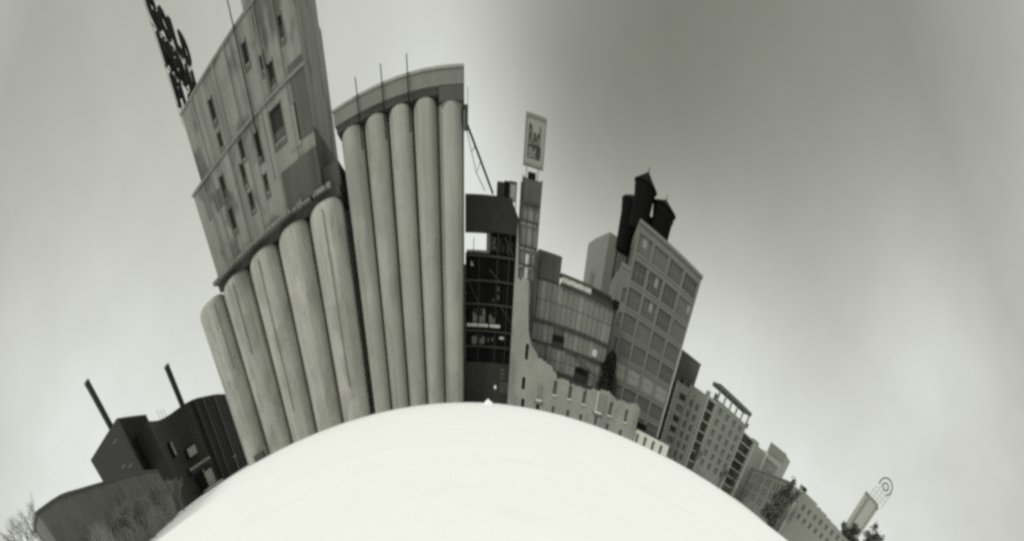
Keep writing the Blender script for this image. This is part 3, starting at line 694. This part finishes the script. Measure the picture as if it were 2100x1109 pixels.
# ------------------------------------------------------------------ balcony apartment building
CN = thing('apartment_building', 'long brick apartment building with stacked dark balconies and roof pergola, right of the loft', 'building', (85,168,0))
F = Fr((66.8,165), (103.0,165)); U = lambda x: x-66.8
opsA = []; rowsz = [14.0+.0,11.2,8.4,5.6,2.8]
rowsz = [16.0,13.2,10.4,7.6,4.8,2.0]
for z in rowsz:
    opsA += [(U(68.6),U(71.0),z-.85,z+.85),(U(72.6),U(73.8),z-.85,z+.85),(U(75.2),U(76.4),z-.85,z+.85)]
opsC = []
for z in (19.0,16.0,13.0,10.0,7.0,4.0):
    for x in (84.0,87.3,90.6,93.6): opsC.append((U(x),U(x)+1.4,z-.95,z+.95))
mb = MB()
F.wall(mb, 0, U(78.4), 0, [(0,18.7),(U(71.2),18.9),(U(71.3),20.0),(U(78.4),20.3)], opsA, .35)
F.wall(mb, U(82.6), U(96.2), 0, 21.3, opsC, .35)
mb.box(66.8,78.4,165.35,178,0,18.6); mb.box(71.3,78.4,165.36,178,18.6,20.0); mb.box(82.6,96.2,165.35,180,0,21.25)
mb.box(78.4,82.6,167.3,180,0,20.4); mb.box(96.2,102.0,167.3,180,0,18.9)
mb.build('wall', M_condo, CN)
for z in rowsz:
    dk = z > 7
    window(CN, F, U(68.6), z-.85, 2.4, 1.7, 3, 1, dep=-.3, gm=M_open if (dk and z != 13.2) else M_glass, fm=M_coping)
    window(CN, F, U(72.6), z-.85, 1.2, 1.7, 2, 1, dep=-.3); window(CN, F, U(75.2), z-.85, 1.2, 1.7, 2, 1, dep=-.3)
for o in opsC: window(CN, F, o[0], o[2], 1.4, 1.9, 2, 2, dep=-.3, gm=M_glassm, fm=M_condo)
for x0,x1 in ((78.35,78.95),(101.9,102.8),(66.4,66.85),(82.15,82.6),(95.95,96.3)):
    mb = MB(); F.box(mb, U(x0), U(x1), 0, {78.35:21.6,101.9:19.4,66.4:18.9,82.15:20.6,95.95:20.6}[x0], -2.2, .25); mb.build('pier', M_balc, CN)
def balcony(x0, x1, z):
    mb = MB(); F.box(mb, U(x0)+.01, U(x1)-.01, z-.16, z+.16, -2.25, .1); mb.build('balcony_slab', M_balc, CN)
    mb = MB()
    n = int((x1-x0)/.45)
    for i in range(n+1):
        x = U(x0)+.06+(x1-x0-.12)*i/n; F.box(mb, x-.03, x+.03, z+.17, z+1.15, .0, .05)
    F.box(mb, U(x0)+.02, U(x1)-.02, z+1.15, z+1.23, -.01, .07); mb.build('railing', M_metal, CN)
    mb = MB(); F.box(mb, U(x0)+.05, U(x1)-.05, z+.17, z+2.7, -2.24, -2.18); mb.build('balcony_glazing', M_glass, CN)
    mb = MB(); F.box(mb, U(x0)+.5, U(x0)+1.2, z+.17, z+.9, -1.6, -1.0); mb.build('planter', M_darkbrick, CN)
for z in (2.6,5.5,8.4,11.3,14.2,17.1): balcony(78.96, 82.14, z)
for z in (2.4,5.2,8.0,10.8,13.6,16.4): balcony(96.3, 101.9, z)
for a_, b_, c_, d_ in ((78.96,82.14,19.9,20.6),(96.31,101.89,18.9,19.3)):
    mb = MB(); F.box(mb, U(a_), U(b_), c_, d_, -2.2, .15); mb.build('balcony_roof', M_balc, CN)
# pergola
mb = MB(); F.box(mb, U(81.4), U(96.4), 24.0, 25.0, -6, .3); mb.build('pergola_roof', M_darkbrick, CN)
for i in range(6):
    x = 82.0+2.75*i; mb = MB(); F.box(mb, U(x), U(x)+.45, 21.3, 24.0, -.5, -.05); mb.build('pergola_post', M_coping, CN)
for a_, b_, c_ in ((81.2,82.0,22.4),(96.4,97.3,22.0)):
    mb = MB(); F.box(mb, U(a_), U(b_), 20.61, c_, -1.5, -.4); mb.build('roof_planter', M_darkbrick, CN)
mb = MB(); F.box(mb, U(69.0), U(70.6), 18.7, 20.2, -3.5, -1.2); mb.build('roof_vent', M_headlow, CN)
# bay ribs
for x in (71.9,74.4,77.2):
    mb = MB(); F.box(mb, U(x)-.13, U(x)+.13, 0, 18.4, .005, .5); mb.build('bay_rib', M_balc, CN)

# ------------------------------------------------------------------ bare street trees and shrubs
def bare_tree(x, y, h, spread, name, label, group=None, seed=0, m=None, r0=.14, depth=5, nb=3, cat='tree'):
    rnd = random.Random(seed); t = thing(name, label, cat, (x,y,0), group)
    tr = MB(); cr = MB()
    def grow(p, d, l, r, k):
        q = p+d*l; (tr if k == 0 else cr).tube(p, q, r, r*.7, 5 if k < 2 else 3)
        if k >= depth: return
        for _ in range(nb if k < depth-1 else nb+1):
            dd = (d+Vector((rnd.uniform(-1,1), rnd.uniform(-1,1), rnd.uniform(-.25,.65)))*spread).normalized()
            grow(p+d*l*rnd.uniform(.6,1), dd, l*rnd.uniform(.6,.82), r*.62, k+1)
    grow(Vector((x,y,-.05)), Vector((0,0,1)), h*.3, r0, 0)
    tr.build('trunk', m or M_bark, t); cr.build('crown', m or M_twig, t)
    return t
for i, (x,y,h,l) in enumerate(((79.6,160.5,9.5,'bare street tree in front of the first stack of balconies'),(92.0,160.5,8.5,'bare street tree before the middle of the balcony flats'),(98.5,161,10,'bare street tree in front of the right stack of balconies'))):
    bare_tree(x, y, h, .75, 'bare_tree', l, 'bare trees before the balcony flats', 30+i, r0=.26, m=M_bark)

# ------------------------------------------------------------------ buildings to the right
def windows_grid(parent, fr, us, zs, w, h, **k):
    for u in us:
        for z in zs: window(parent, fr, u, z, w, h, **k)
t = thing('brick_warehouse', 'dark grey brick warehouse with narrow paired windows, right of the balcony flats', 'warehouse', (101,144,0))
F = Fr((121,190), (93.2,123.5)); us = [3.0,6.6,14.5,19.5,27.5,32.5,42,47,56,61,66]
zz = [9.4,6.2,3.0]
mb = MB(); F.wall(mb, 0, F.W, 0, 13.2, [(u,u+2.2,z,z+2.4) for u in us for z in zz], .3)
a, b = F.P(0,0,-.3), F.P(F.W,0,-.3); mb.prism([(a.x,a.y),(b.x,b.y),(b.x+18,b.y+6),(a.x+18,a.y+6)], 0, 13.15); mb.build('wall', M_wareh, t)
windows_grid(t, F, us, zz, 2.2, 2.4, nx=2, ny=2, dep=-.26, gm=M_clad, fm=M_metal)
mb = MB(); F.box(mb, 0, F.W, 13.2, 13.6, -.4, .2); mb.build('cornice', M_coping, t)
for u in (11.5,24.0,37.5):
    mb = MB(); F.box(mb, u, u+.9, 0, 13.2, .01, .25); mb.build('pier', M_coping, t)
mb = MB(); F.box(mb, 26, 34, 13.6, 14.6, -6, -2); mb.build('roof_hut', M_darkbrick, t)

t = thing('stepped_terrace_building', 'pale brick terrace building with stepped parapet running out to the right edge', 'building', (100,112,0))
F = Fr((92.6,119.5), (105.5,96.5)); W_ = F.W
tp = [(0,13.3),(3.0,13.3),(3.05,13.9),(9.5,13.6),(9.55,13.0),(14,13.0),(14.05,12.5),(19,12.4),(19.05,11.9),(W_,11.7)]
us = [5.6+2.4*i for i in range(8)]
mb = MB(); F.wall(mb, 0, W_, 0, tp, [(u,u+1.0,z,z+1.6) for u in us for z in (9.4,6.6)], .3)
a, b = F.P(0,0,-.3), F.P(W_,0,-.3); mb.prism([(a.x,a.y),(b.x,b.y),(b.x+14,b.y+9),(a.x+14,a.y+9)], 0, 11.6); mb.build('wall', M_condo, t)
windows_grid(t, F, us, (9.4,6.6), 1.0, 1.6, nx=2, ny=1, dep=-.26)
mb = MB(); F.box(mb, 2.6, 3.6, 0, 13.6, .01, .4); mb.build('pilaster', M_balc, t)
for u in (10,14.5,19):
    mb = MB(); F.box(mb, u, u+.9, tp[-1][1], 14.0-.12*(u-4), -1.6, -.5); mb.build('chimney', M_condo, t)
mb = MB(); F.box(mb, 1.4, 3.4, 13.95, 15.0, -3, -1); mb.build('roof_drum', M_pale2, t)
mb = MB(); F.box(mb, 2.9, 3.7, 13.95, 14.9, -.9, -.3); mb.build('roof_vent', M_dark, t)

t = thing('far_slab_block', 'plain pale slab block rising far behind the warehouse, next to the flats', 'building', (121,190,0))
mb = MB(); mb.prism([(114.8,186),(123.6,188),(126,200),(116,200)], 0, 21.3); mb.build('wall', M_pale, t)
mb = MB(); mb.prism([(115.5,187),(118.5,187.6),(118.5,190),(115.5,190)], 21.3, 22.3); mb.build('roof_hut', M_pale2, t)
t = thing('white_fin_tower', 'thin bright white fin wall standing between the pale slab and the roof tower', 'building', (124.5,188.5,0))
mb = MB(); mb.prism([(123.9,187.5),(125.0,187.7),(125.4,192),(124.3,192)], 0, 22.2); mb.build('wall', M_white, t)
t = thing('roof_lift_tower', 'two-sided grey rooftop lift tower behind the brick warehouse with dark left cap', 'tower', (131,186,0))
mb = MB(); mb.prism([(125.6,190),(130.4,183),(137.6,188),(132,196)], 0, 25.9); mb.build('wall', M_pale, t)
mb = MB(); mb.prism([(125.2,190),(130.3,182.7),(130.6,183.2),(126,190.5)], 22.6, 26.2); mb.build('dark_cap', M_pale2, t)
t = thing('low_rear_tower', 'mid-grey windowless box tower left of the two-sided roof tower', 'building', (125,183,0))
mb = MB(); mb.box(122.4,127.2,180,184,0,19.4); mb.build('wall', M_pale2, t)
mb = MB(); mb.box(122.2,127.4,179.8,184.2,19.41,19.7); mb.build('coping', M_coping, t)

# far sign tower
ST = thing('far_elevator_tower', 'tall pale square tower carrying a round open lattice sign, far right edge', 'tower', (194,186,0))
mb = MB(); mb.prism([(188.2,187),(194.0,181),(202.0,185.5),(196,192)], 0, 44.2); mb.build('shaft', M_pale, ST)
mb = MB(); mb.prism([(187.9,187),(194.0,180.7),(202.3,185.4),(196,192.3)], 44.21, 45.4); mb.build('cap', M_coping, ST)
mb = MB(); mb.prism([(189.5,185.0),(190.3,184.2),(190.6,184.6),(189.9,185.4)], 10, 44.2); mb.build('shaft_rib', M_coping, ST)
Rn = thing('round_roof_sign', 'open steel lattice with a round emblem sign on top of the far right tower', 'sign', (195,186,45.4))
mb = MB(); c = Vector((196.0,184.5,55.0)); ux = Vector((.72,-.69,0)).normalized()
n = 32
for rr, m_r in ((4.0,.36),(1.7,.34)):
    mb = MB()
    pts = [c+ux*rr*math.cos(2*math.pi*i/n)+Vector((0,0,rr*math.sin(2*math.pi*i/n))) for i in range(n)]
    for i in range(n if rr < 3 else 22): mb.tube(pts[i-4], pts[(i-3)%n], m_r, n=5)
    mb.build('ring', M_headlow, Rn)
for k in range(5):
    p = c+ux*(-4.6+2.3*k); mb = MB(); mb.tube((p.x,p.y,45.4),(p.x,p.y,55.5 if k else 51),.12,n=5); mb.build('lattice_post', M_pale2, Rn)
for z in (47.5,49.5,51.5):
    p, q = c+ux*-4.6, c+ux*4.6; mb = MB(); mb.tube((p.x,p.y,z),(q.x,q.y,z),.1,n=5); mb.build('lattice_rail', M_pale2, Rn)

def bush_tree(x, y, h, r, zc, name, label, seed=1, n=2600, m=None, s0=.42):
    rnd = random.Random(seed); t = thing(name, label, 'tree', (x,y,0))
    tr = MB(); tr.tube((x,y,-.05),(x+.2,y,zc),.25,.12,7)
    for k in range(6):
        a = rnd.random()*6.28; tr.tube((x+.1,y,zc*.6),(x+r*.6*math.cos(a),y+r*.6*math.sin(a),zc+rnd.uniform(-.2,.5)*r),.1,.03,5)
    tr.build('trunk', M_bark, t)
    vs = []; fs = []; cl = [(Vector((rnd.gauss(0,.42),rnd.gauss(0,.42),rnd.gauss(0,.45)))) for _ in range(26)]
    for k in range(n):
        q = rnd.choice(cl); p = q+Vector((rnd.gauss(0,.16),rnd.gauss(0,.16),rnd.gauss(0,.16)))
        c = Vector((x+p.x*r, y+p.y*r, zc+p.z*(h-zc))); a = Vector((rnd.gauss(0,1),rnd.gauss(0,1),rnd.gauss(0,1))).normalized()*s0; b = Vector((rnd.gauss(0,1),rnd.gauss(0,1),rnd.gauss(0,1))).normalized()*s0*.6
        o = len(vs); vs += [c-a, c+b, c+a, c-b]; fs.append((o,o+1,o+2,o+3))
    mb = MB(); mb.add(vs, fs); mb.build('crown', m or M_leaf2, t); return t
bush_tree(88.2,115.5,13.0,2.6,8.4,'leafy_tree','dark rough tree leaning over the gap between the warehouse and the terrace',3,3200)
bush_tree(84.5,112.0,7.2,2.6,4.0,'leafy_tree','lower dark tree at the foot of the warehouse corner by the snow edge',4,2600)
bush_tree(109.5,104.5,17.0,2.6,14.2,'leafy_tree','round dark treetop just left of the far pale tower',5,2000)
bush_tree(113.5,97.5,20,3.4,16.0,'leafy_tree','dark treetop at the bottom right just past the far tower',6,2400)
bush_tree(104.5,95.5,12.5,1.2,10.4,'leafy_tree','small dark treetop in front of the pale terrace roof',8,700)

# ------------------------------------------------------------------ theatre on the left
TH = thing('theatre', 'dark metal theatre with sweeping curved wall and slit windows, left of the silos', 'theatre', (-95,150,0))
cv = [(-84.6,127.4),(-87.4,134.6),(-89.4,141.9),(-88.9,147.4),(-86.0,152.6),(-85.4,159.4),(-86.9,169.3),(-89.5,184.5),(-94.6,205.7)]
def smooth(p, k=5):
    o = []
    for i in range(len(p)-1):
        a, b, c, d = [Vector(p[max(0,min(len(p)-1,j))]) for j in (i-1,i,i+1,i+2)]
        for s in range(k):
            t = s/k; o.append(tuple(.5*((2*b)+(c-a)*t+(2*a-5*b+4*c-d)*t*t+(3*b-a-3*c+d)*t**3)))
    o.append(tuple(p[-1])); return o
c2 = smooth(cv)
i1 = 4*5+2
def curved(pts, name, m, z1, z0=0, th=6):
    mb = MB(); k = len(pts)
    vs = [(x,y,z) for x,y in pts for z in (z0,z1)]
    mb.add(vs, [(2*i,2*i+2,2*i+3,2*i+1) for i in range(k-1)][::1], True)
    back = [(x-th*2.6,y+th*.4) for x,y in pts]
    vs = [(x,y,z1) for x,y in pts]+[(x,y,z1) for x,y in back]
    mb.add(vs, [(i,i+1,k+i+1,k+i) for i in range(k-1)])
    for e in (0,-1):
        (x,y),(x2,y2) = pts[e], back[e]; mb.add([(x,y,z0),(x2,y2,z0),(x2,y2,z1),(x,y,z1)], [(0,1,2,3)])
    vs = [(x,y,z) for x,y in back for z in (z0,z1)]; mb.add(vs, [(2*i,2*i+1,2*i+3,2*i+2) for i in range(k-1)], True)
    return mb.build(name, m, TH)
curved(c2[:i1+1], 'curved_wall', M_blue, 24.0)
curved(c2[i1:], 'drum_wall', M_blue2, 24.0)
# darker vertical folds on the drum
for k in (i1+2, i1+6, i1+11, i1+15):
    if k+1 < len(c2):
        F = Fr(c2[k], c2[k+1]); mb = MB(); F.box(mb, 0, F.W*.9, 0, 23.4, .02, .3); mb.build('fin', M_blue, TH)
F = Fr(c2[6], c2[9])
mb = MB(); F.box(mb, 1.4, 2.7, 13.2, 17.6, .1, 1.0); mb.build('oriel', M_blue2, TH)
mb = MB(); F.box(mb, 1.8, 3.1, 13.6, 17.2, 1.01, 1.12); mb.build('window', M_winpale, TH)
F = Fr(c2[14], c2[18])
mb = MB(); F.box(mb, .2, 4.6, 10.8, 13.8, .35, .8); mb.build('window_box', M_blue2, TH)
mb = MB(); F.box(mb, .9, 4.4, 11.1, 13.5, .81, .9); mb.build('window', M_winpale, TH)
F = Fr(c2[12], c2[22]); 
for i in range(9):
    mb = MB(); F.box(mb, .3+i*1.15, .3+i*1.15+.85, 7.7, 8.5, 1.0, 1.15); mb.build('fascia_light_panel', M_winpale, TH)
mb = MB(); F.box(mb, 0, 11, 6.6, 7.6, .4, 1.6); mb.build('canopy', M_blue, TH)
mb = MB(); F.box(mb, 2.2, 5.4, 1.0, 5.6, .6, .9); mb.build('entrance', M_open, TH)
mb = MB(); F.box(mb, 6.0, 9.4, 1.0, 5.4, .6, .9); mb.build('lobby_glass', M_winpale, TH)
mb = MB(); F.box(mb, 5.4, 5.7, .5, 6.4, .9, 1.2); mb.build('lobby_post', M_pale, TH)
mb = MB(); F.box(mb, 2.0, 10.5, .3, .8, 1.2, 3.4); mb.build('entrance_step', M_white, TH)
# cantilevered box
BX = [(-108.7,125.5),(-89.4,121.6),(-98.9,149.8),(-118.3,153.7)]
mb = MB(); mb.prism(BX, 13.5, [29.4,30.0,29.4,29.0] if False else 29.5); mb.build('cantilever_box', M_blue, TH)
F = Fr(BX[1], BX[2]); mb = MB(); F.box(mb, 2, 28, 14.2, 28.9, .02, .12); mb.build('box_side_shade', M_blue2, TH)  # darker skin puts the shade of this side into the colour
F = Fr(BX[0], BX[1])
for u,z in ((13.5,26.2),(11.5,20.0),(14.6,18.6),(10.5,15.8)):
    mb = MB(); F.box(mb, u, u+2.2, z, z+.22, .01, .06); mb.build('slit_window', M_coping, TH)
mb = MB(); mb.prism([(-96.5,131),(-92.0,129.5),(-93.5,139),(-98,139)], 7.5, 13.4); mb.build('under_storey', M_panelb, TH)
def mast(x, y, z0, z1, label):
    t = thing('roof_chimney', label, 'chimney', (x,y,z0), 'slim chimneys on the theatre')
    mb = MB(); mb.tube((x,y,z0),(x,y,z1-.5),.95,.95,16); mb.build('stack', M_blue, t)
    mb = MB(); mb.lathe(x,y,[(1.02,z1-.48),(1.02,z1-.05),(.8,z1)],16); mb.build('rim', M_coping, t)
mast(-104.6,137.5,29.5,46.9,'slim dark chimney on the boxy left end of the theatre')
mast(-93.9,165.2,24.0,37.4,'slim dark chimney on the curved middle of the theatre')
for i, dx in enumerate((0,1.0,2.0)):
    mb = MB(); mb.tube((-101.6+dx,161+dx*.4,23.9),(-101.6+dx,161+dx*.4,29.9-i*.5),.07,n=4)
    tag(mb.build('antenna', M_metal), ('leftmost','middle','rightmost')[i]+' of three thin antennas in the dip of the theatre roofline', 'antenna', 'thin antennas on the theatre roof')
# low curved ramp wall in front
rp = [(-49.6,40.6),(-46.0,38.4)]+smooth([(-42.6,36.7),(-43.6,42.1),(-47.2,49.2),(-53.1,61.1),(-59.5,75.0),(-68.2,93.1),(-78.8,113.2)], 3)
RP = thing('curved_ramp_building', 'long low curved grey building sweeping from the left edge towards the theatre', 'building', (-60,75,0))
k = len(rp); mb = MB(); vs = [(x,y,z) for x,y in rp for z in (0,11.3)]
mb.add(vs, [(2*i,2*i+2,2*i+3,2*i+1) for i in range(k-1)], False)
bk = [(x*(1+13/math.hypot(x,y)), y*(1+13/math.hypot(x,y))) for x,y in rp]; vs = [(x,y,11.3) for x,y in rp]+[(x,y,11.3) for x,y in bk]; mb.add(vs, [(i,i+1,k+i+1,k+i) for i in range(k-1)])
(x,y),(x2,y2) = rp[0], bk[0]; mb.add([(x,y,0),(x2,y2,0),(x2,y2,11.3),(x,y,11.3)], [(3,2,1,0)]); (x,y),(x2,y2) = rp[-1], bk[-1]; mb.add([(x,y,0),(x2,y2,0),(x2,y2,11.3),(x,y,11.3)], [(0,1,2,3)])
vs = [(x,y,z) for x,y in bk for z in (0,11.3)]; mb.add(vs, [(2*i,2*i+1,2*i+3,2*i+2) for i in range(k-1)])
mb.build('wall', M_ramp, RP)
mb = MB()
for i in range(k-1):
    F = Fr(rp[i], rp[i+1]); F.box(mb, 0, F.W, 11.31, 11.7, -.4, .18)
mb.build('coping', M_headlow, RP)
# shrubs before it
SH = ((-52.6,63.8,9.0,'at the right end of'),(-49.5,60.5,8.4,'second along from the snow before'),(-58.5,79,9.6,'low and wide beside the far half of'),(-45.4,52.0,8.6,'pale and fuzzy before the middle of'),(-62,90,8.5,'small and farthest along'))
for i, (x,y,h,l) in enumerate(SH):
    bare_tree(x+1.2, y, h, .85, 'bare_shrub', 'bare brushy shrub '+l+' the low curved grey building', 'bare shrubs before the curved building', 60+i, m=M_twig, r0=.16, depth=5, nb=4, cat='shrub')
bare_tree(-63.5,47.5,21.5,.7,'bare_tree','feathery bare treetop at the far left bottom corner of the view', None, 77, r0=.3, depth=6, nb=3, m=M_brush)
mb = MB(); rnd = random.Random(5)      # dry brush banked along the foot of the curved wall
for q in range(5200):
    t_ = rnd.random()**.75; i = min(len(rp)-2, int(6+t_*(len(rp)-8))); f = rnd.random()
    x = rp[i][0]*(1-f)+rp[i+1][0]*f; y = rp[i][1]*(1-f)+rp[i+1][1]*f; d = math.hypot(x, y)
    k_ = 1-(1.0+rnd.random()*5.5)/d; x *= k_; y *= k_
    hh = (2.2+4.6*noise.noise(Vector((x*.11, y*.11, 2.3)))+rnd.random()*3.2)
    if hh < .5: continue
    p = Vector((x, y, 0)); 
    for sgm in range(3):
        q2 = p+Vector((rnd.gauss(0,.22), rnd.gauss(0,.22), 1))*hh/3
        mb.tube(p, q2, .045-.012*sgm, .033-.012*sgm, 3); p = q2
o = tag(mb.build('dry_brush', M_brush), 'pale dry brush banked along the foot of the low curved grey building', 'brush'); o['kind'] = 'stuff'
# pale lamp posts before the theatre
for i, (x,y,l) in enumerate(((-89.9,160.4,'right of the three before'),(-93.2,158,'middle one before'),(-80.5,163,'lone one beside the silo foot near'))):
    t = thing('lamp_post', 'pale plaza lamp post, '+l+' the dark theatre', 'lamp post', (x,y,0), 'pale lamp posts before the theatre')
    mb = MB(); mb.tube((x,y,0),(x,y,4.4),.12,.09,6); mb.build('post', M_pale, t)
    mb = MB(); mb.box(x-.5,x+.5,y-.15,y+.15,4.42,4.75); mb.build('lamp_head', M_white, t)
mb = MB(); mb.box(-60.6,-57.6,134.6,136.6,0,1.6); tag(mb.build('utility_box', M_headlow), 'dark utility box at the snow line under the leftmost wide silo', 'utility box')
for o in S.objects:
    if '_w' in o: del o['_w']
